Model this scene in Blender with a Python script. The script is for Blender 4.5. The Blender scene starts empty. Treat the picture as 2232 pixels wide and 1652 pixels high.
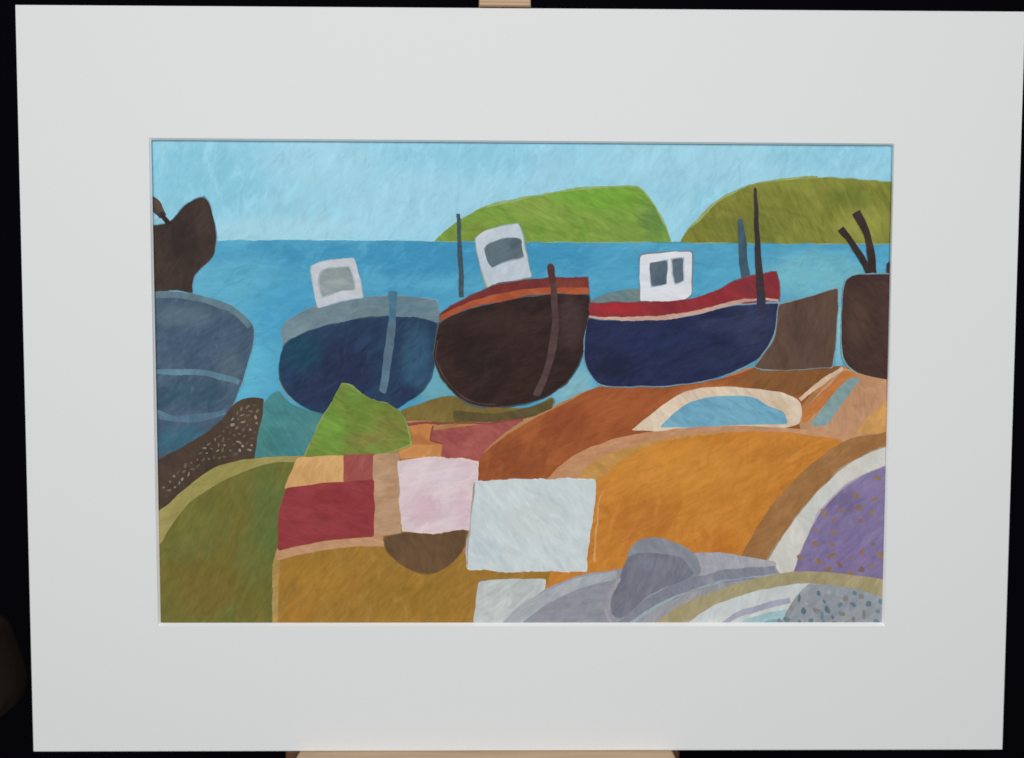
import bpy, math, random
import numpy as np
from mathutils import Matrix, Vector, noise, Euler
random.seed(7)
scene = bpy.context.scene
scene.view_settings.view_transform = 'Standard'
scene.view_settings.look = 'None'
scene.view_settings.exposure = 0
PW, PH = 2232.0, 1652.25
LENS = 34.0
F = LENS/36.0*PW
W = 0.80
# ---------------- camera solve (real rectangular board) ----------------
target = np.array([(30,8),(2233,27),(2188,1636),(75,1637)], float)
def rot(rx, ry, rz):
    return np.array(Euler((rx, ry, rz), 'XYZ').to_matrix())
def proj(p, P):
    R = rot(*p[3:6]); q = R.T @ (P - p[:3])
    return np.array([PW/2 + F*q[0]/(-q[2]), PH/2 - F*q[1]/(-q[2])])
def corners(H):
    return [np.array(c) for c in ((-W/2,H/2,0),(W/2,H/2,0),(W/2,-H/2,0),(-W/2,-H/2,0))]
def resid(p):
    return np.concatenate([proj(p, c)-t for c, t in zip(corners(p[6]), target)])
p = np.array([0,0.03,0.80,-0.03,0,0,0.6])
for it in range(40):
    r = resid(p); J = np.zeros((8,7))
    for k in range(7):
        d = p.copy(); d[k] += 1e-5
        J[:,k] = (resid(d)-r)/1e-5
    p = p - np.linalg.lstsq(J, r, rcond=None)[0]
H = float(p[6])
Rc = rot(*p[3:6]); Cc = p[:3]
def px(x, y, z=0.0):
    d = Rc @ np.array([(x-PW/2)/F, -(y-PH/2)/F, -1.0])
    t = (z - Cc[2])/d[2]
    q = Cc + d*t
    return (float(q[0]), float(q[1]), z)
LEAN = math.radians(8)
M = Matrix.Translation((0,0,1.25)) @ Matrix.Rotation(math.pi/2-LEAN, 4, 'X')
cd = bpy.data.cameras.new("camera"); cam = bpy.data.objects.new("camera", cd)
scene.collection.objects.link(cam); scene.camera = cam
cd.lens = LENS; cd.sensor_width = 36; cd.clip_start = 0.02; cd.clip_end = 100
cd.dof.use_dof = True; cd.dof.focus_distance = float(Cc[2])-0.035; cd.dof.aperture_fstop = 2.6
cam.matrix_world = M @ (Matrix.Translation(Vector(Cc)) @ Matrix(Rc.tolist()).to_4x4())

# ---------------- materials ----------------
LUM = 0.90
def lin(c, L=LUM):
    o = []
    for v in c:
        v = v/255.0
        v = v/12.92 if v <= 0.04045 else ((v+0.055)/1.055)**2.4
        o.append(min(v/L, 0.95))
    return (o[0], o[1], o[2], 1)
def newmat(name):
    m = bpy.data.materials.new(name); m.use_nodes = True
    nt = m.node_tree; b = nt.nodes['Principled BSDF']
    return m, nt, b
def nd(nt, t, **kw):
    n = nt.nodes.new(t)
    for k, v in kw.items():
        if k in n.inputs: n.inputs[k].default_value = v
        else: setattr(n, k, v)
    return n
def maprange(nt, src, a, b, c, d, smooth=False):
    n = nt.nodes.new('ShaderNodeMapRange'); n.clamp = True
    if smooth: n.interpolation_type = 'SMOOTHSTEP'
    n.inputs[1].default_value=a; n.inputs[2].default_value=b
    n.inputs[3].default_value=c; n.inputs[4].default_value=d
    nt.links.new(src, n.inputs[0]); return n.outputs[0]
def mix(nt, fac, a, b, mode='MIX'):
    n = nt.nodes.new('ShaderNodeMixRGB'); n.blend_type = mode
    for s, v in ((0,fac),(1,a),(2,b)):
        if isinstance(v, bpy.types.NodeSocket): nt.links.new(v, n.inputs[s])
        else: n.inputs[s].default_value = v
    return n.outputs[0]
mcount = 0
def paint(c1, c2=None, blobs=(), amp=0.15, scum=0.22, ang=None):
    global mcount
    mcount += 1
    rnd = random.Random(mcount*13+5)
    m, nt, b = newmat("acrylic_paint_%03d" % mcount)
    if c2 is None:
        k = rnd.choice([-1,1])*12
        c2 = tuple(max(0,min(255,v+k+rnd.uniform(-4,4))) for v in c1)
    tc = nt.nodes.new('ShaderNodeTexCoord')
    a = ang if ang is not None else rnd.uniform(0.3,1.3)*rnd.choice([1,1,-1])
    def mapping(scale, rz):
        mp = nt.nodes.new('ShaderNodeMapping'); mp.vector_type = 'TEXTURE'
        mp.inputs['Location'].default_value = (rnd.uniform(0,3), rnd.uniform(0,3), 0)
        mp.inputs['Rotation'].default_value = (0,0,rz); mp.inputs['Scale'].default_value = (1/scale[0],1/scale[1],1)
        nt.links.new(tc.outputs['Object'], mp.inputs[0]); return mp.outputs[0]
    def nz(vec, sc, det, ro, di):
        n = nt.nodes.new('ShaderNodeTexNoise'); n.inputs['Scale'].default_value=sc; n.inputs['Detail'].default_value=det
        n.inputs['Roughness'].default_value=ro; n.inputs['Distortion'].default_value=di
        nt.links.new(vec, n.inputs['Vector']); return n.outputs[0]
    n1 = nz(mapping((17,34), a), 1, 3, .68, 0.7)        # broad patches
    n2 = nz(mapping((55,190), a+rnd.uniform(-.3,.3)), 1, 2, .6, 1.1)  # strokes
    n3 = nz(mapping((40,84), a+.5), 1, 4, .72, 0.9)       # scumble
    col = mix(nt, maprange(nt, n1, .40,.60,0,1), lin(c1), lin(c2))
    for (cx,cy,rx,ry,cc,st) in blobs:
        q0 = px(cx,cy,-0.004); q1 = px(cx+rx,cy,-0.004); q2 = px(cx,cy+ry,-0.004)
        RX = abs(q1[0]-q0[0]); RY = abs(q2[1]-q0[1])
        vm = nt.nodes.new('ShaderNodeVectorMath'); vm.operation='SUBTRACT'
        nt.links.new(tc.outputs['Object'], vm.inputs[0]); vm.inputs[1].default_value=(q0[0],q0[1],0)
        v2 = nt.nodes.new('ShaderNodeVectorMath'); v2.operation='MULTIPLY'
        nt.links.new(vm.outputs[0], v2.inputs[0]); v2.inputs[1].default_value=(1/RX,1/RY,0)
        v3 = nt.nodes.new('ShaderNodeVectorMath'); v3.operation='LENGTH'
        nt.links.new(v2.outputs[0], v3.inputs[0])
        ad = nt.nodes.new('ShaderNodeMath'); ad.operation='MULTIPLY_ADD'
        nt.links.new(n3, ad.inputs[0]); ad.inputs[1].default_value=1.5
        nt.links.new(v3.outputs['Value'], ad.inputs[2])
        col = mix(nt, maprange(nt, ad.outputs[0], 1.15,2.0,st,0,True), col, lin(cc))
    s = sum(c1)/3.0; d = 20 if s > 90 else 12
    lit = tuple(min(255,v+d) for v in c1); drk = tuple(max(0,v-d*.9) for v in c1)
    col = mix(nt, maprange(nt, n3, .52,.65,0,scum*1.5), col, lin(lit))
    col = mix(nt, maprange(nt, n3, .48,.36,0,scum*1.4), col, lin(drk))
    f = maprange(nt, n2, .28,.72,1-amp*.85,1+amp*.85)
    cb = nt.nodes.new('ShaderNodeCombineColor')
    for i in range(3): nt.links.new(f, cb.inputs[i])
    col = mix(nt, 1.0, col, cb.outputs[0], 'MULTIPLY')
    nt.links.new(col, b.inputs['Base Color'])
    b.inputs['Roughness'].default_value = 0.65
    b.inputs['Specular IOR Level'].default_value = 0.1
    bp = nt.nodes.new('ShaderNodeBump'); bp.inputs['Strength'].default_value=0.22; bp.inputs['Distance'].default_value=0.0006
    nt.links.new(n2, bp.inputs['Height']); nt.links.new(bp.outputs[0], b.inputs['Normal'])
    return m

# ---------------- painted shapes ----------------
ZB = -0.0052; STEP = 0.000018
layer = 0
GROUPS = {}   # key -> [verts, faces, matidx, mats]
def grp(key):
    if key not in GROUPS: GROUPS[key] = [[],[],[],[]]
    return GROUPS[key]
def wob(x, y, seed, a):
    v = noise.noise_vector((x*0.03, y*0.03, seed)); w = noise.noise_vector((x*0.13, y*0.13, seed+9))
    return x+(v.x*2.0+w.x*1.6)*a, y+(v.y*2.0+w.y*1.6)*a
def smooth_pts(pts, closed=True, step=5.0, corner=48):
    P = [Vector(q) for q in pts]; n = len(P); out = []
    def isc(i):
        if not closed and (i == 0 or i == n-1): return True
        a = P[i]-P[i-1]; b = P[(i+1)%n]-P[i]
        if a.length < 1e-6 or b.length < 1e-6: return True
        return math.degrees(a.angle(b)) > corner
    for i in range(n if closed else n-1):
        j = (i+1)%n; A, B = P[i], P[j]; L = (B-A).length
        if L < 1e-6: continue
        if isc(i): t0 = (B-A)
        else: t0 = (B-P[i-1]).normalized()*L
        if isc(j): t1 = (B-A)
        else: t1 = (P[(j+1)%n]-A).normalized()*L
        k = max(1, int(L/step))
        for s in range(k):
            t = s/k; h = t*t*t; g = t*t
            out.append((2*h-3*g+1)*A + (h-2*g+t)*t0 + (-2*h+3*g)*B + (h-g)*t1)
    if not closed: out.append(P[-1])
    return out
def S(key, pts, c1, c2=None, blobs=(), out=None, w=1.0, corner=48, **kw):
    """filled painted shape"""
    global layer
    if out: stroke(key, list(pts), out[0]+1.0, out[1], closed=True, w=w, vary=1.5)
    layer += 1
    G = grp(key); z = ZB + layer*STEP
    sm = smooth_pts(pts, True, 5.0, corner)
    sm = [Vector(wob(q.x, q.y, 3.0, w)) for q in sm]
    n = len(sm)
    sm = [sm[i-1]*.25+sm[i]*.5+sm[(i+1)%n]*.25 for i in range(n)]
    area2 = sum(sm[i].x*sm[(i+1)%n].y - sm[(i+1)%n].x*sm[i].y for i in range(n))
    if area2 < 0: sm.reverse()
    base = len(G[0])
    for q in sm: G[0].append(px(q.x,q.y,z))
    G[3].append(paint(c1, c2, blobs, **kw)); mi = len(G[3])-1
    G[1].append(list(range(base+n-1, base-1, -1))); G[2].append(mi)
def stroke(key, pts, width, c1, c2=None, closed=False, w=1.0, taper=0.0, vary=0.4, **kw):
    """brush line"""
    global layer
    layer += 1
    G = grp(key); z = ZB + layer*STEP
    sm = smooth_pts(pts, closed, 6.0)
    n = len(sm); base = len(G[0]); G[3].append(paint(c1, c2, **kw)); mi = len(G[3])-1
    for i, q in enumerate(sm):
        a = sm[(i-1)%n] if (closed or i>0) else q
        b = sm[(i+1)%n] if (closed or i<n-1) else q
        d = (b-a).normalized() if (b-a).length>1e-6 else Vector((1,0))
        nn = Vector((-d.y, d.x))
        ww = width*0.5*max(0.05, (1-.12*vary)+vary*noise.noise((q.x*0.022, q.y*0.022, layer*1.7)))
        if taper and not closed:
            t = min(i, n-1-i)/max(1,(n*0.3)); ww *= (1-taper)+taper*min(1,t)
        x, y = wob(q.x, q.y, 3.0, w)
        G[0].append(px(x+nn.x*ww, y+nn.y*ww, z)); G[0].append(px(x-nn.x*ww, y-nn.y*ww, z))
    for i in range(n if closed else n-1):
        j = (i+1)%n
        G[1].append([base+2*i, base+2*i+1, base+2*j+1, base+2*j]); G[2].append(mi)
def inside(x, y, poly):
    c = False; n = len(poly)
    for i in range(n):
        x1,y1 = poly[i]; x2,y2 = poly[i-1]
        if (y1>y) != (y2>y) and x < (x2-x1)*(y-y1)/(y2-y1)+x1: c = not c
    return c
def dabs(key, poly, n, sx, sy, cols, ang=0.5, seed=1, mind=9, jit=.7):
    """small dabs of paint scattered within a polygon"""
    global layer
    layer += 1
    G = grp(key); z = ZB + layer*STEP; r = random.Random(seed)
    mi0 = len(G[3])
    for c in cols: G[3].append(paint(c))
    xs=[q[0] for q in poly]; ys=[q[1] for q in poly]; done=[]; tries=0
    while len(done)<n and tries<9000:
        tries+=1
        x=r.uniform(min(xs),max(xs)); y=r.uniform(min(ys),max(ys))
        if not inside(x,y,poly) or any((x-a)**2+(y-b)**2<mind**2 for a,b in done): continue
        done.append((x,y)); a=ang+r.uniform(-jit,jit); ax=sx*r.uniform(.45,1.35); ay=sy*r.uniform(.6,1.3)
        base=len(G[0]); k=9
        for i in range(k):
            t=-2*math.pi*i/k; u=math.cos(t)*ax*r.uniform(.75,1.2); v=math.sin(t)*ay*r.uniform(.75,1.2)
            G[0].append(px(x+u*math.cos(a)-v*math.sin(a), y+u*math.sin(a)+v*math.cos(a), z))
        G[1].append(list(range(base,base+k))); G[2].append(mi0+r.randrange(len(cols)))

# --- sky and sea
S('sky', [(315,290),(1962,290),(1962,560),(315,560)], (142,196,215),(150,202,219),
  [(420,400,190,90,(126,190,211),.7),(700,350,150,60,(160,205,221),.6),(1050,340,200,50,(130,187,210),.6),
   (900,440,260,80,(158,203,220),.6),(1500,350,260,60,(158,204,220),.6),(1800,340,160,40,(136,191,212),.6),(1200,380,60,60,(157,200,218),.5),
   (600,500,220,30,(165,205,218),.6)], w=0.3, scum=.24, amp=.06, ang=.9)
S('sea', [(315,524),(700,523),(950,525),(1300,526),(1600,529),(1962,531),(1962,1100),(315,1100)],
  (72,149,183),(83,160,190),
  [(1000,560,420,50,(56,136,175),.8),(520,800,90,140,(92,174,200),.9),(500,620,130,70,(98,170,193),.6),(650,680,120,90,(70,152,188),.8),
   (1780,600,140,60,(114,178,191),.95),(1560,560,160,40,(78,152,182),.7),(1330,580,50,60,(76,154,188),.7),
   (950,840,50,50,(104,158,168),.9),(1250,840,60,60,(128,174,184),.95),(1832,720,14,90,(136,188,200),1.0),(430,600,30,60,(96,168,194),.7)],
  w=0.4, amp=.09, ang=0.06, scum=.22)
stroke('sea', [(466,523),(700,522),(950,524)], 3, (152,196,210))
stroke('sea', [(1462,527),(1484,527)], 3.5, (156,196,206))
stroke('sea', [(1140,528),(1400,527),(1484,529),(1700,530),(1945,531)], 2.0, (72,130,142))

# --- hills
S('hill_a', [(948,525),(975,500),(1010,475),(1060,450),(1120,436),(1200,420),(1270,410),(1330,407),(1385,406),(1402,416),(1422,440),(1440,470),(1452,500),(1463,527),(1200,527)],
  (112,146,58),(124,150,64),[(1300,430,110,30,(112,160,56),.8),(1430,480,40,50,(94,128,64),.9),(1040,510,80,30,(118,134,54),.8),(1180,460,90,30,(128,150,68),.6),(1350,510,60,30,(122,144,68),.6)],
  out=(3,(134,162,124)), amp=.2)
stroke('hill_a',[(1060,451),(1200,421),(1330,408),(1388,408),(1420,438),(1450,494)],4,(134,158,92),vary=1.2)
S('hill_b', [(1482,528),(1500,500),(1530,470),(1560,440),(1600,418),(1640,402),(1700,392),(1780,386),(1850,390),(1920,396),(1962,398),(1962,531),(1700,530)],
  (116,120,48),(128,130,56),[(1880,490,70,50,(148,148,72),.8),(1750,400,160,20,(132,136,60),.7),(1640,490,100,40,(106,112,48),.7),(1580,450,60,30,(124,122,52),.6),(1860,430,60,30,(102,114,48),.6)],
  out=(3,(140,165,128)), amp=.2)
stroke('hill_b',[(1484,526),(1502,500),(1532,470),(1562,440),(1602,418),(1642,402),(1702,392),(1782,384)],4,(138,150,90),vary=1.2)

# --- left grey-blue vessel and dark rudder
S('boat_left', [(318,494),(345,492),(366,486),(384,470),(404,447),(428,433),(445,430),(455,442),(464,468),(471,510),(469,545),(456,570),(434,588),(421,602),(420,650),(318,650)],
  (56,44,40),(66,53,47),[(400,520,60,60,(49,39,37),.7),(440,480,20,50,(74,60,53),.6)], out=(3,(104,144,158)))
stroke('boat_left', [(322,430),(338,446),(350,462),(356,472)], 19, (68,55,49), vary=.9)
stroke('boat_left', [(350,462),(358,474),(370,490)], 11, (58,46,42))
S('boat_left', [(336,478),(344,473),(355,479),(357,486),(348,490),(337,488)], (126,176,196),(138,186,202))
S('boat_left', [(316,640),(380,637),(430,643),(480,658),(520,680),(548,704),(554,725),(548,762),(522,850),(500,892),(470,930),(430,958),(400,978),(316,1020)],
  (72,92,110),(64,84,104),[(450,740,120,60,(66,86,108),.8),(400,690,70,30,(86,107,120),.8),(500,800,30,50,(84,102,112),.7),(420,860,90,35,(56,84,99),.95),(400,960,70,40,(58,99,118),.95)],
  out=(4,(100,146,164)), amp=.2, ang=.8)
stroke('boat_left', [(318,644),(380,643),(430,649),(480,664),(520,686),(545,712)], 16, (96,121,130),(86,112,123))
stroke('boat_left', [(318,812),(400,810),(450,814),(490,823),(522,834)], 13, (98,134,150),(86,119,135))
stroke('boat_left', [(318,900),(370,910),(430,911),(492,898)], 16, (85,114,134),(78,105,123))
stroke('boat_left', [(318,893),(360,904),(375,912)], 10, (80,110,126))

# --- beach base
S('beach', [(540,1000),(620,940),(880,905),(1130,912),(1300,846),(1420,845),(1560,828),(1640,801),(1835,798),(1962,815),(1962,1375),(580,1375)],
  (166,118,74),(176,129,86))
S('beach', [(588,862),(606,852),(622,868),(650,888),(720,905),(700,940),(672,1000),(610,1012),(540,1020),(556,950),(566,900)], (66,126,130),(78,130,128),
  [(600,960,40,40,(62,120,118),.7)])
PB = [(576,868),(545,866),(512,878),(482,915),(430,955),(325,1012),(325,1150),(400,1090),(455,1050),(500,1030),(552,1015),(562,950),(572,905)]
S('beach', PB, (76,61,50),(66,54,46),[(540,900,30,40,(82,67,50),.6)])
dabs('beach', [(520,890),(562,880),(560,930),(545,985),(505,992),(440,1010),(360,1090),(352,1060),(420,1000),(490,935)], 70, 5.2, 2.5, [(110,102,90),(98,88,78),(126,120,110)], ang=-0.7, seed=21, mind=11, jit=1.1)
# burnt orange slope
S('beach', [(1028,1060),(1040,1005),(1070,975),(1150,920),(1230,880),(1310,842),(1400,845),(1500,838),(1600,818),(1650,801),(1835,798),(1752,880),(1745,940),(1300,985),(1190,1050)],
  (146,78,42),(157,88,47),[(1120,1000,90,50,(132,71,40),.8),(1350,890,120,40,(161,88,48),.7),(1230,920,60,50,(137,68,40),.7),(1560,850,100,20,(170,102,56),.8)], ang=.6)
S('beach', [(1652,803),(1740,800),(1838,798),(1780,845),(1730,862),(1640,846),(1576,838),(1615,822)], (120,80,48),(131,86,48),[(1590,838,50,20,(146,88,46),.9)])
# strip of olive under the brown boat
S('beach', [(872,895),(940,872),(985,862),(1040,880),(1150,888),(1205,864),(1213,876),(1180,900),(1100,912),(1000,922),(940,918),(880,916)], (113,96,48),(123,106,54))
S('beach', [(988,895),(1080,900),(1150,888),(1207,868),(1205,890),(1150,910),(1060,919),(990,920)], (84,74,46),(94,81,46))
S('beach', [(938,938),(1050,925),(1140,916),(1100,945),(1065,975),(1040,1004),(958,1004),(966,970),(940,962)], (152,79,75),(160,86,77),[(990,950,50,20,(143,69,68),.6)])
S('beach', [(890,920),(945,926),(938,960),(966,966),(962,1000),(866,1000),(872,970),(895,966)], (178,110,64),(187,125,68))
S('beach', [(872,972),(962,968),(960,998),(868,1000)], (194,136,80),(187,127,74))
stroke('beach', [(888,924),(950,922),(1060,922),(1142,914)], 4.5, (130,64,54),vary=1)
stroke('beach', [(944,928),(938,960),(966,968)], 3.5, (126,64,54),vary=1)

# --- blue boat
S('boat_a', [(618,712),(640,690),(690,666),(760,650),(850,645),(905,648),(952,656),(956,690),(950,740),(946,790),(930,832),(900,862),(870,884),(830,908),(760,905),(690,898),(640,872),(613,840),(609,800),(618,752)],
  (98,120,130),(107,127,135),[(640,720,40,30,(120,144,152),.7),(900,670,50,20,(92,122,136),.7)], out=(3,(112,150,168)))
S('boat_a', [(622,752),(650,733),(700,715),(760,700),(830,692),(900,692),(952,704),(949,760),(941,810),(921,850),(893,872),(868,888),(820,905),(760,905),(690,897),(640,870),(614,832),(611,790)],
  (34,53,80),(38,61,88),[(655,765,60,45,(28,65,86),.95),(760,800,70,70,(36,43,72),.95),(905,780,38,90,(48,82,106),.95),(690,850,60,40,(38,46,74),.8),(880,860,36,24,(35,46,76),.8)],
  amp=.24, out=(3,(56,82,100)), ang=.7)
S('boat_a', [(845,636),(866,634),(864,680),(860,740),(852,800),(842,860),(827,852),(834,800),(843,730),(848,680)], (78,110,130),(84,103,118),
  [(856,665,14,45,(66,108,132),.9)])
S('boat_a', [(677,580),(700,570),(772,562),(780,592),(791,648),(740,656),(692,672),(683,630)], (182,188,193),(190,195,200), out=(3,(140,165,178)), amp=.07)
S('boat_a', [(699,595),(712,587),(762,582),(768,602),(773,630),(738,636),(702,646),(697,622)], (128,139,143),(138,149,151),[(735,615,25,15,(150,159,159),.6)], out=(4,(160,170,175)))

# --- brown boat
stroke('boat_b', [(1000,466),(1001,520),(1004,590),(1006,648)], 10, (66,88,94),(58,74,82))
S('boat_b', [(1035,520),(1060,501),(1130,488),(1136,502),(1146,545),(1160,603),(1120,611),(1062,628),(1053,600),(1044,568)], (186,195,202),(177,187,197), out=(4,(140,158,150)), amp=.07)
S('boat_b', [(1054,542),(1068,529),(1120,517),(1136,520),(1141,560),(1100,570),(1072,583),(1062,566)], (84,101,109),(94,112,118),[(1120,530,20,12,(70,85,94),.7)], out=(5,(152,162,169)))
S('boat_b', [(958,684),(1000,658),(1080,622),(1150,609),(1195,605),(1281,604),(1283,650),(1200,660),(1080,680),(958,705)], (106,44,44),(119,48,42), out=(3,(86,92,104)),
  blobs=[(1240,620,50,14,(124,62,47),.7)])
S('boat_b', [(958,688),(1000,668),(1080,641),(1150,630),(1200,626),(1282,626),(1283,643),(1200,646),(1080,664),(990,688),(958,704)], (166,84,50),(154,74,46))
S('boat_b', [(957,704),(990,686),(1080,660),(1200,642),(1283,643),(1287,680),(1280,740),(1263,790),(1236,830),(1200,860),(1150,878),(1080,886),(1020,878),(985,850),(957,815),(946,780),(950,740)],
  (43,29,27),(52,35,32),[(1245,700,32,80,(66,50,48),.85),(1100,700,90,30,(56,39,35),.7),(1150,830,60,30,(50,32,26),.6),(990,800,30,40,(56,38,34),.7),(1040,780,60,40,(39,27,27),.8)], amp=.28, out=(4,(74,86,92)), ang=.5)
stroke('boat_b', [(954,742),(950,782),(962,812),(990,847),(1024,874),(1080,882)], 3.5, (76,54,44),vary=1.3)
S('boat_b', [(1193,578),(1200,573),(1208,580),(1213,630),(1217,680),(1213,750),(1196,820),(1175,866),(1160,860),(1183,810),(1196,750),(1203,690),(1201,640),(1196,604)], (80,63,60),(74,55,54),
  [(1203,610,12,40,(80,43,41),.9)])

# --- red and navy boat
S('boat_c', [(1286,655),(1320,640),(1360,632),(1400,630),(1400,662),(1286,664)], (94,119,125),(106,127,126))
S('boat_c', [(1607,478),(1617,476),(1625,520),(1636,606),(1617,610),(1611,550)], (64,88,103),(57,79,92))
S('boat_c', [(1396,556),(1450,551),(1507,547),(1508,600),(1507,642),(1482,657),(1396,658),(1395,610)], (204,209,215),(212,215,219), out=(3,(120,110,112)), amp=.06)
S('boat_c', [(1416,572),(1454,568),(1454,620),(1420,624)], (78,95,107),(89,106,117), out=(3,(158,170,180)))
S('boat_c', [(1464,565),(1489,562),(1490,612),(1470,620)], (78,93,107),(91,108,119), out=(3,(158,170,180)))
S('boat_c', [(1284,660),(1350,660),(1420,658),(1500,652),(1560,634),(1620,607),(1692,592),(1699,620),(1699,660),(1600,668),(1520,682),(1450,692),(1350,694),(1285,688)],
  (140,45,52),(129,42,48),[(1350,672,60,14,(160,40,47),.85),(1480,664,50,16,(125,40,48),.7),(1650,625,50,25,(119,46,54),.8)], out=(3,(110,76,84)))
S('boat_c', [(1283,694),(1350,699),(1420,698),(1500,690),(1600,667),(1698,661),(1694,694),(1684,732),(1658,775),(1620,800),(1560,824),(1480,838),(1400,842),(1312,838),(1286,812),(1275,780),(1276,736)],
  (31,37,68),(36,43,76),[(1640,705,55,75,(50,55,84),.9),(1450,740,110,30,(34,46,80),.7),(1340,800,60,34,(27,33,56),.85),(1560,780,60,30,(39,48,76),.7),(1560,710,60,18,(52,58,86),.6)], amp=.25, out=(4,(104,142,160)), ang=.4)
stroke('boat_c', [(1284,690),(1350,695),(1420,694),(1510,683),(1600,660),(1650,652),(1697,655)], 10, (192,160,143),(176,141,127), taper=.5)
S('boat_c', [(1644,408),(1650,408),(1655,500),(1661,580),(1669,664),(1664,690),(1651,688),(1648,620),(1645,540)], (60,50,52),(52,45,49),[(1658,670,14,30,(46,52,76),.9)], w=.6)

# --- brown hull beside it and dark tub
S('boat_d', [(1698,664),(1760,648),(1827,627),(1826,680),(1821,750),(1814,800),(1700,806),(1642,802),(1662,776),(1688,733)], (86,65,55),(94,72,59),[(1750,720,50,50,(80,60,51),.7)], out=(3,(128,155,160)))
stroke('tub', [(1832,498),(1856,528),(1884,574),(1896,602)], 15, (56,46,43),(49,41,40), w=.6)
stroke('tub', [(1866,462),(1886,500),(1898,550),(1902,604)], 18, (52,41,39),(62,48,45), w=.6)
S('tub', [(1933,574),(1962,560),(1962,612),(1932,606)], (58,43,41))
S('tub', [(1842,618),(1856,603),(1890,598),(1962,596),(1962,834),(1890,820),(1858,806),(1840,780),(1835,740),(1836,680)], (71,51,45),(64,45,42),
  [(1870,700,30,70,(81,61,52),.7)], out=(4,(120,158,168)), amp=.2)

# --- stripes by the tub
S('beach', [(1740,905),(1790,850),(1835,800),(1875,815),(1962,832),(1962,955),(1745,940)], (185,141,107),(178,133,99))
stroke('beach', [(1744,872),(1800,826),(1838,803)], 11, (198,171,143))
S('beach', [(1745,898),(1800,846),(1842,806),(1868,816),(1800,880),(1750,925)], (180,110,59),(189,122,65))
S('beach', [(1764,928),(1800,880),(1850,826),(1877,826),(1850,862),(1802,928)], (120,153,156),(128,154,154))
S('beach', [(1864,945),(1900,900),(1962,850),(1962,960)], (200,150,88),(192,142,82))
# pool
S('pool', [(1375,938),(1420,902),(1468,866),(1500,851),(1560,843),(1640,847),(1700,855),(1738,870),(1749,893),(1742,925),(1700,934),(1600,930),(1480,940)], (205,184,161),(214,196,173),
  [(1700,900,30,30,(196,168,138),.7)])
S('pool', [(1438,930),(1480,892),(1520,871),(1580,863),(1640,866),(1680,886),(1708,900),(1718,924),(1600,927),(1500,932)], (102,155,179),(113,165,185))
# big ochre mound
S('beach', [(1175,1060),(1235,1003),(1290,973),(1370,950),(1480,934),(1600,928),(1700,932),(1800,940),(1962,948),(1962,1240),(1290,1260),(1290,1050)], (188,141,106),(181,130,92))
S('beach', [(1245,1050),(1290,1008),(1350,983),(1450,956),(1560,945),(1700,960),(1500,1100),(1290,1100)], (179,134,70),(188,142,79))
S('beach', [(1275,1060),(1312,1040),(1350,1005),(1430,968),(1550,946),(1700,942),(1800,954),(1840,962),(1900,1000),(1750,1260),(1350,1300),(1180,1310),(1180,1230),(1275,1240)],
  (188,121,47),(194,127,51),[(1480,1020,180,60,(198,133,53),.85),(1400,1140,90,70,(180,112,45),.8),(1700,990,80,30,(184,118,49),.7),(1560,1180,70,30,(186,113,43),.7),(1240,1270,50,25,(193,124,49),.7)], amp=.13, ang=.8)
stroke('beach', [(1322,1062),(1306,1090),(1300,1150),(1296,1225)], 4, (194,146,88),vary=1.6)
# arc mound with purple
S('mound', [(1962,938),(1870,952),(1835,964),(1770,1010),(1700,1080),(1650,1150),(1614,1214),(1660,1240),(1740,1240),(1962,1000)], (156,112,69),(149,105,62))
S('mound', [(1962,972),(1928,976),(1870,1000),(1810,1045),(1750,1110),(1700,1180),(1668,1232),(1690,1262),(1780,1262),(1962,1040)], (198,196,188),(206,204,196), out=(5,(170,148,120)), amp=.07,
  blobs=[(1780,1100,50,60,(190,194,190),.7)])
PP = [(1962,1008),(1925,1018),(1890,1032),(1840,1064),(1792,1112),(1752,1186),(1728,1250),(1800,1262),(1962,1280)]
S('mound', PP, (123,110,148),(130,117,155),[(1830,1090,60,30,(114,102,136),.8),(1860,1220,80,40,(131,113,156),.7)], out=(5,(176,170,178)))
dabs('mound', [(q[0]*.94+108,q[1]*.9+115) for q in PP], 32, 8.5, 5.5, [(136,112,100),(142,115,88)], ang=.2, seed=9, mind=24)

# --- green tent
S('tent', [(746,835),(764,841),(810,870),(850,884),(878,905),(890,940),(897,968),(840,988),(760,998),(662,1000),(690,940),(716,890)], (104,128,52),(117,129,58),
  [(720,940,44,54,(108,146,58),.95),(850,930,40,40,(118,117,56),.8),(770,860,20,20,(104,138,62),.7),(800,960,54,20,(127,117,61),.7)], out=(4,(128,142,86)), amp=.22)
# --- green field with pale rim, patches
S('field', [(325,1130),(350,1112),(400,1068),(460,1024),(520,1003),(600,996),(668,994),(650,1030),(600,1080),(325,1250)], (147,138,79),(156,144,87))
S('field', [(325,1220),(352,1180),(400,1110),(462,1062),(540,1024),(600,1008),(655,1006),(640,1060),(618,1120),(610,1200),(604,1375),(325,1375)],
  (110,102,47),(103,105,51),[(590,1120,55,120,(92,106,55),.9),(450,1280,100,60,(118,101,45),.8),(430,1150,60,40,(111,111,53),.7),(590,1300,30,60,(105,104,52),.7)], amp=.16)
S('patchwork', [(600,1225),(606,1196),(720,1178),(872,1150),(1040,1220),(1200,1235),(1196,1275),(1044,1262),(1030,1375),(592,1375)], (156,115,47),(148,111,48),
  [(700,1250,70,40,(162,119,47),.7),(900,1310,90,40,(147,112,43),.8),(650,1330,40,30,(165,117,48),.7)], amp=.14)
stroke('patchwork', [(610,1196),(602,1240),(600,1310),(600,1372)], 13, (170,143,84),(161,129,72))
S('patchwork', [(645,1000),(660,996),(750,992),(752,1050),(690,1058),(618,1066),(634,1030)], (200,155,101),(208,165,109))
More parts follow.
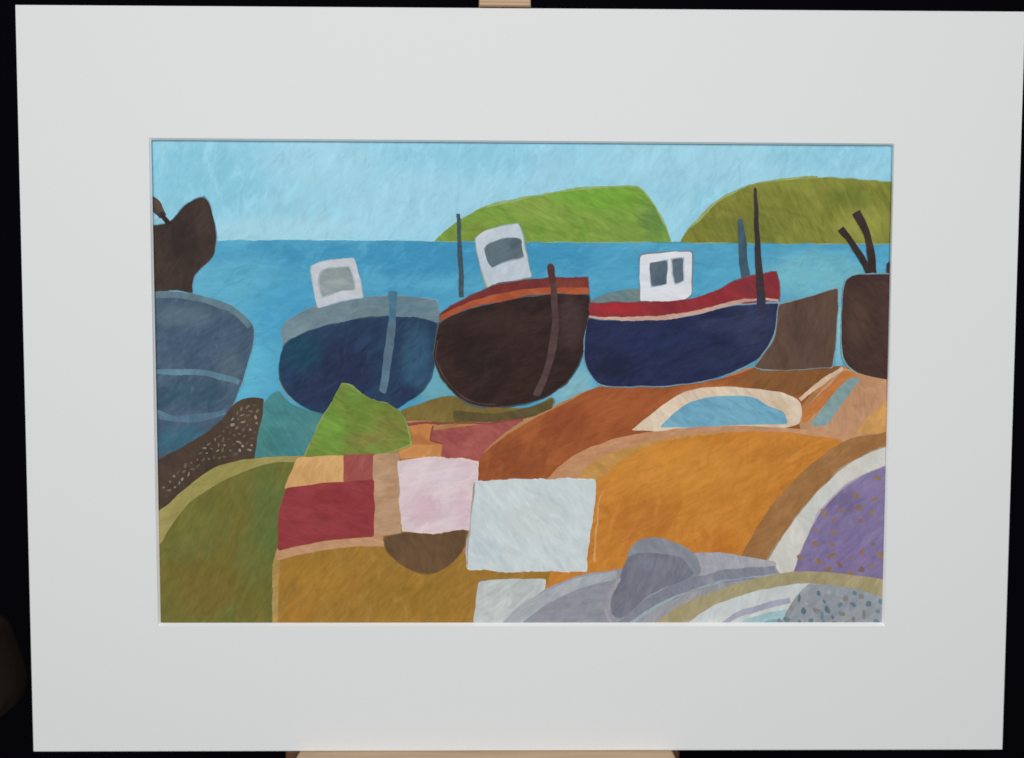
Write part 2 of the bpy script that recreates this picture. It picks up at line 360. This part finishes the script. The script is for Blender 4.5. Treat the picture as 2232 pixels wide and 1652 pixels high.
S('patchwork', [(748,992),(818,988),(818,1050),(748,1052)], (158,83,79),(150,77,71))
S('patchwork', [(812,990),(870,988),(876,1100),(874,1165),(842,1170),(812,1190)], (179,143,112),(171,133,101))
S('patchwork', [(604,1194),(720,1174),(842,1160),(844,1190),(760,1192),(680,1204),(604,1222)], (188,144,110),(181,137,100))
S('patchwork', [(622,1064),(700,1054),(748,1050),(814,1045),(816,1110),(814,1170),(720,1178),(606,1200),(608,1120)], (138,53,57),(146,60,63),[(720,1080,60,20,(131,47,50),.7)])
# --- bowl, boxes
S('bowl', [(838,1170),(900,1160),(1017,1153),(1014,1186),(994,1218),(962,1243),(925,1250),(882,1236),(850,1210),(840,1188)], (96,72,50),(105,79,54), out=(3,(130,100,58)))
S('pink_box', [(868,1006),(950,999),(1041,1006),(1038,1050),(1026,1152),(950,1160),(879,1158),(872,1100)], (208,187,194),(213,196,198),
  [(920,1110,40,40,(204,174,183),.8),(1010,1100,15,50,(210,180,189),.7),(960,1040,50,20,(213,199,205),.6)], out=(4,(206,185,177)), amp=.08, w=1.4)
S('white_box', [(1035,1050),(1160,1046),(1298,1045),(1294,1100),(1276,1242),(1140,1244),(1019,1240),(1018,1200),(1029,1120)], (190,200,202),(198,207,207),
  [(1150,1140,80,50,(196,203,200),.6),(1060,1200,40,30,(184,197,202),.7)], out=(4,(206,211,211)), amp=.08, w=1.5)
stroke('white_box', [(1033,1052),(1028,1120),(1018,1200),(1018,1240)], 3.5, (158,152,144),vary=1.2)

# --- stones and nets in the corner
S('stones', [(1042,1268),(1100,1262),(1192,1262),(1184,1295),(1110,1375),(1030,1375)], (187,192,190),(179,184,183))
S('stones', [(1090,1375),(1180,1290),(1270,1252),(1350,1240),(1500,1205),(1680,1222),(1700,1250),(1962,1268),(1962,1375)], (146,146,152),(153,153,158))
S('stones', [(1080,1375),(1130,1322),(1200,1284),(1260,1260),(1345,1243),(1345,1262),(1250,1288),(1180,1325),(1120,1375)], (166,170,174),(160,165,170))
S('stones', [(1120,1375),(1180,1325),(1250,1288),(1345,1260),(1338,1295),(1322,1325),(1336,1375)], (136,137,147),(143,144,152))
S('stones', [(1500,1206),(1560,1204),(1620,1212),(1692,1226),(1690,1250),(1600,1252),(1525,1262)], (158,159,166),(163,164,170))
S('stones', [(1366,1212),(1384,1184),(1410,1172),(1445,1174),(1484,1188),(1515,1206),(1530,1240),(1520,1262),(1500,1290),(1380,1260)], (134,137,145),(128,133,142))
S('stones', [(1368,1216),(1395,1206),(1440,1206),(1485,1218),(1512,1248),(1494,1264),(1445,1282),(1404,1306),(1376,1334),(1348,1350),(1333,1338),(1332,1306),(1348,1272),(1356,1244)],
  (110,111,124),(118,118,130),[(1420,1230,40,15,(121,123,136),.7)])
stroke('stones', [(1352,1262),(1330,1296),(1320,1330),(1332,1362)], 6, (160,154,161))
stroke('stones', [(1350,1375),(1404,1325),(1482,1284),(1560,1260),(1620,1251),(1690,1247)], 30, (132,134,145),(125,128,140))
stroke('stones', [(1352,1375),(1405,1338),(1480,1298),(1570,1268),(1690,1252)], 5, (148,164,171),vary=1)
S('stones', [(1410,1375),(1450,1340),(1520,1303),(1600,1274),(1700,1250),(1800,1247),(1962,1268),(1962,1330),(1850,1300),(1600,1375)], (156,145,108),(164,152,117))
S('stones', [(1480,1375),(1530,1334),(1590,1306),(1660,1286),(1750,1272),(1840,1280),(1760,1375)], (198,202,199),(190,197,198), amp=.07)
stroke('stones', [(1562,1372),(1604,1343),(1664,1322),(1724,1308)], 15, (166,168,180))
S('stones', [(1590,1375),(1625,1350),(1670,1336),(1716,1328),(1700,1375)], (150,182,188),(164,190,194))
stroke('stones', [(1640,1372),(1672,1356),(1700,1350)], 7, (116,160,166))
PQ = [(1762,1272),(1845,1280),(1900,1294),(1962,1312),(1962,1375),(1690,1375),(1716,1330),(1740,1296)]
S('stones', PQ, (146,150,157),(138,144,152))
dabs('stones', [(q[0]-4,q[1]+6) for q in PQ], 46, 9, 5.5, [(98,118,127),(104,130,132),(124,122,116),(160,166,168)], ang=1.0, seed=12, mind=16)
print("LAYERS", layer, "top z", ZB+layer*STEP)

# ---------------- build objects ----------------
def link(o, parent=None):
    scene.collection.objects.link(o)
    if parent: o.parent = parent
    return o
root = link(bpy.data.objects.new("matted_painting", None))
root.empty_display_size = 0.05
root.matrix_world = M @ Matrix.Translation((0,-H/2,0))
root["label"] = "white matted painting of beached fishing boats standing on easel"
root["category"] = "painting"
def mesh_obj(name, verts, faces, mats, midx=None, parent=None, loc=(0,0,0), smooth=False):
    me = bpy.data.meshes.new(name); me.from_pydata(verts, [], faces)
    for m in mats: me.materials.append(m)
    if midx: me.polygons.foreach_set('material_index', midx)
    if smooth: me.polygons.foreach_set('use_smooth', [True]*len(me.polygons))
    me.update(); o = bpy.data.objects.new(name, me); link(o, parent); o.location = loc
    return o
def simple(name, c, rough=.7, amp=.06, scale=(40,40,40), bump=.1, L=LUM):
    m, nt, b = newmat(name)
    tc = nt.nodes.new('ShaderNodeTexCoord'); mp = nt.nodes.new('ShaderNodeMapping'); mp.inputs['Scale'].default_value=scale
    nt.links.new(tc.outputs['Object'], mp.inputs[0])
    n = nd(nt,'ShaderNodeTexNoise'); n.inputs['Scale'].default_value=1; n.inputs['Detail'].default_value=3
    nt.links.new(mp.outputs[0], n.inputs['Vector'])
    k = lin(c, L)
    col = mix(nt, n.outputs[0], tuple([v*(1-amp) for v in k[:3]]+[1]), tuple([min(.95,v*(1+amp)) for v in k[:3]]+[1]))
    nt.links.new(col, b.inputs['Base Color']); b.inputs['Roughness'].default_value=rough
    b.inputs['Specular IOR Level'].default_value=.2
    bp = nt.nodes.new('ShaderNodeBump'); bp.inputs['Strength'].default_value=bump; bp.inputs['Distance'].default_value=.001
    nt.links.new(n.outputs[0], bp.inputs['Height']); nt.links.new(bp.outputs[0], b.inputs['Normal'])
    return m
# paper sheet behind
zq = ZB
pc = [px(300,276,zq),(px(1975,285,zq)),(px(1955,1390,zq)),(px(320,1390,zq))]
pb = [(a,b,zq-0.0008) for a,b,_ in pc]
paper = mesh_obj("painting_sheet", pc+pb, [(3,2,1,0),(4,5,6,7),(0,1,5,4),(1,2,6,5),(2,3,7,6),(3,0,4,7)], [simple("paper",(215,212,204))], parent=root, loc=(0,H/2,0))
NAMES = {'sky':'painted_sky','sea':'painted_sea','hill_a':'painted_hill','hill_b':'painted_hill','boat_left':'painted_boat','boat_a':'painted_boat','boat_b':'painted_boat',
 'boat_c':'painted_boat','boat_d':'painted_boat','tub':'painted_tub','beach':'painted_beach','pool':'painted_pool','mound':'painted_mound','tent':'painted_tent','field':'painted_field',
 'patchwork':'painted_patchwork','bowl':'painted_bowl','pink_box':'painted_box','white_box':'painted_box','stones':'painted_stones'}
LAB = {'hill_a':"bright green painted headland on the horizon",'hill_b':"olive green painted headland on the horizon",
 'boat_left':"grey blue painted hull with dark brown rudder",'boat_a':"navy and grey painted fishing boat with pale cabin",
 'boat_b':"dark brown painted fishing boat with orange gunwale",'boat_c':"navy painted fishing boat with red gunwale and masts",
 'boat_d':"plain brown painted hull",'pink_box':"pale pink painted box",'white_box':"white painted rectangular box"}
for key, G in GROUPS.items():
    o = mesh_obj(NAMES[key], G[0], G[1], G[3], G[2], parent=paper)
    if key in LAB: o["label"] = LAB[key]
# mat board with bevelled window
zf, zb = 0.0, -0.0029
outer = [(-W/2,H/2),(W/2,H/2),(W/2,-H/2),(-W/2,-H/2)]
winF = [px(324,300.5,zf)[:2],px(1949.5,313,zf)[:2],px(1929,1365,zf)[:2],px(344,1365,zf)[:2]]
winB = [px(330,305.5,zb)[:2],px(1945.5,317,zb)[:2],px(1922,1356.5,zb)[:2],px(350.5,1357.5,zb)[:2]]
r_ = 0.0005
ins = [(-W/2+r_,H/2-r_),(W/2-r_,H/2-r_),(W/2-r_,-H/2+r_),(-W/2+r_,-H/2+r_)]
V = [(a,b,zf) for a,b in ins]+[(a,b,zf) for a,b in winF]+[(a,b,zb) for a,b in winB]+[(a,b,zb) for a,b in outer]+[(a,b,zf-r_) for a,b in outer]
Fc=[]; mi=[]
for i in range(4):
    j=(i+1)%4
    Fc += [(i,4+i,4+j,j)]; mi+=[0]
    Fc += [(4+i,8+i,8+j,4+j)]; mi+=[1]
    Fc += [(8+i,12+i,12+j,8+j)]; mi+=[0]
    Fc += [(12+i,16+i,16+j,12+j)]; mi+=[0]
    Fc += [(16+i,i,j,16+j)]; mi+=[0]
mat_board = simple("mat_board_paper",(214,215,215), rough=.8, amp=.02, scale=(600,600,600), bump=.14)
mat_core = simple("mat_board_core",(250,250,249), rough=.8, amp=.01, scale=(300,300,300), bump=.02)
mb = mesh_obj("mat_board", V, Fc, [mat_board, mat_core], mi, parent=root, loc=(0,H/2,0))
mb["label"] = "wide off white mat board with bevelled window"
def box(x0,x1,y0,y1,z0,z1):
    return [(x0,y0,z0),(x1,y0,z0),(x1,y1,z0),(x0,y1,z0),(x0,y0,z1),(x1,y0,z1),(x1,y1,z1),(x0,y1,z1)], [(3,2,1,0),(4,5,6,7),(0,1,5,4),(1,2,6,5),(2,3,7,6),(3,0,4,7)]
v,f = box(-W/2+.001,W/2-.001,-H/2+.001,H/2-.001,-0.0085,-0.0062)
mesh_obj("backing_board", v, f, [simple("greyboard",(150,140,125))], parent=root, loc=(0,H/2,0))

# ---------------- easel ----------------
def wood(name, c, L=LUM):
    return simple(name, c, rough=.5, amp=.22, scale=(14,160,160), bump=.15, L=L)
wl = wood("beech_wood",(202,174,140)); wd = wood("shaded_beech_wood",(84,58,42))  # wd: shadow beside the shelf is put into the crossbar's wood colour
easel = link(bpy.data.objects.new("easel", None)); easel.empty_display_size=.05
easel.matrix_world = M @ Matrix.Translation((0,-H/2-0.75,-0.03))
easel["label"] = "pale beech wooden easel holding up the matted painting"; easel["category"] = "easel"
off = (0,H/2+0.75,0.03)
def part(name, x0,x1,y0,y1,z0,z1, m, bev=0.0025):
    v,f = box(x0,x1,y0,y1,z0,z1); o = mesh_obj(name,v,f,[m],parent=easel,loc=off)
    b = o.modifiers.new('bevel','BEVEL'); b.width=bev; b.segments=3; return o
cl = px(1045,14)[0]; cr = px(1156,14)[0]
cx_ = (cl+cr)/2
part("mast", cx_-.021, cx_+.021, -H/2-.75, H/2+.10, -.036, -.012, wl)
prof = [(-.011,.0006),(.004,.0006),(.004,.0032),(.001,.0042),(.001,.012),(-.004,.016),(-.011,.032)]
yt = H/2
V=[];n=len(prof)
for xx in (cl,cr):
    for z,y in prof: V.append((xx,yt+y,z))
Fc=[tuple(range(n)),tuple(range(2*n-1,n-1,-1))]+[(i,n+i,n+(i+1)%n,(i+1)%n) for i in range(n)]
o = mesh_obj("clamp",V,Fc,[wood("clamp_wood",(180,152,120))],parent=easel,loc=off); b=o.modifiers.new('bevel','BEVEL'); b.width=.0007; b.segments=3
yb = -H/2-.0004
sl, sr = px(652,1637)[0], px(1466,1637)[0]
V=[]; prof=[(sl+.001,yb),(sr-.001,yb),(sr+.001,yb-.002),(sr+.003,yb-.010),(sr+.004,yb-.035),(sl-.004,yb-.035),(sl-.003,yb-.010),(sl-.001,yb-.002)]
n=len(prof)
for z in (-.010,.014):
    for x,y in prof: V.append((x,y,z))
Fc=[tuple(range(n)),tuple(range(2*n-1,n-1,-1))]+[(i,n+i,n+(i+1)%n,(i+1)%n) for i in range(n)]
o = mesh_obj("shelf",V,Fc,[wl],parent=easel,loc=off); b=o.modifiers.new('bevel','BEVEL'); b.width=.001; b.segments=3
import bmesh
for o in list(bpy.data.objects):
    if o.type=='MESH' and o.name in ("clamp","shelf","mat_board","painting_sheet","mast"):
        bm=bmesh.new(); bm.from_mesh(o.data); bmesh.ops.recalc_face_normals(bm,faces=bm.faces); bm.to_mesh(o.data); bm.free()
part("crossbar", sl-.014, sr+.008, yb-.045, yb-.003, -.030, -.0105, wd)
for s in (-1,1):
    v,f = box(-.016,.016,-.80,.0,-.05,-.037)
    v=[(x+s*.26*(-y/.8)+s*.05+cx_, y-.18+.06, z) for x,y,z in v]
    mesh_obj("leg",v,f,[wl],parent=easel,loc=off)

# ---------------- backdrop and brown cushion ----------------
V=[];Fc=[];nx,ny=160,60
for j in range(ny+1):
    for i in range(nx+1):
        x=-3+6*i/nx; z=-.2+3.2*j/ny
        y=.75+.03*math.sin(x*9+.5*math.sin(z*2))+.02*math.sin(x*23+z)
        V.append((x,y,z))
for j in range(ny):
    for i in range(nx):
        a=j*(nx+1)+i; Fc.append((a,a+1,a+nx+2,a+nx+1))
m, nt, b = newmat("black_velvet"); b.inputs['Base Color'].default_value=(.0028,.0022,.0045,1); b.inputs['Roughness'].default_value=.95; b.inputs['Specular IOR Level'].default_value=.05
o = mesh_obj("backdrop",V,Fc,[m],smooth=True); o["kind"]="structure"
ux,uy,uz = px(-100,1475,-.10)
bpy.ops.mesh.primitive_uv_sphere_add(segments=48, ring_count=24)
cu = bpy.context.object; cu.name="cushion"; cu.data.name="cushion"
for vv in cu.data.vertices:
    c=vv.co; e=.4
    x=math.copysign(abs(c.x)**e,c.x); y=math.copysign(abs(c.y)**e,c.y); z=math.copysign(abs(c.z)**.8,c.z)
    k=1+.05*noise.noise((c.x*3,c.y*3,c.z*3))
    vv.co=(x*.050*k,y*.046*k,z*.05)
for pl in cu.data.polygons: pl.use_smooth=True
cu.data.materials.append(simple("brown_fabric",(48,36,30),rough=.95,amp=.25,scale=(200,200,200),bump=.4))
cu.matrix_world = M @ Matrix.Translation((ux,uy,uz)) @ Matrix.Rotation(math.radians(16),4,'Z')
cu["label"]="dim brown fabric cushion in the shadow beside the easel"; cu["category"]="cushion"

# ---------------- light ----------------
w = bpy.data.worlds.new("World"); scene.world=w; w.use_nodes=True
w.node_tree.nodes['Background'].inputs[0].default_value=(.72,.735,.77,1); w.node_tree.nodes['Background'].inputs[1].default_value=.16
def area(name, loc, tgt, sx, sy, power, col):
    l=bpy.data.lights.new(name,'AREA'); l.shape='RECTANGLE'; l.size=sx; l.size_y=sy; l.energy=power; l.color=col
    o=link(bpy.data.objects.new(name,l)); o.location=loc
    o.rotation_euler=(Vector(tgt)-Vector(loc)).to_track_quat('-Z','Y').to_euler(); return o
area("front_area_light",(-0.1,-2.0,2.0),(0,0,1.3),1.6,1.2,42.5,(1.0,1.0,.998))  # soft area lamp in front and above; its source is unseen
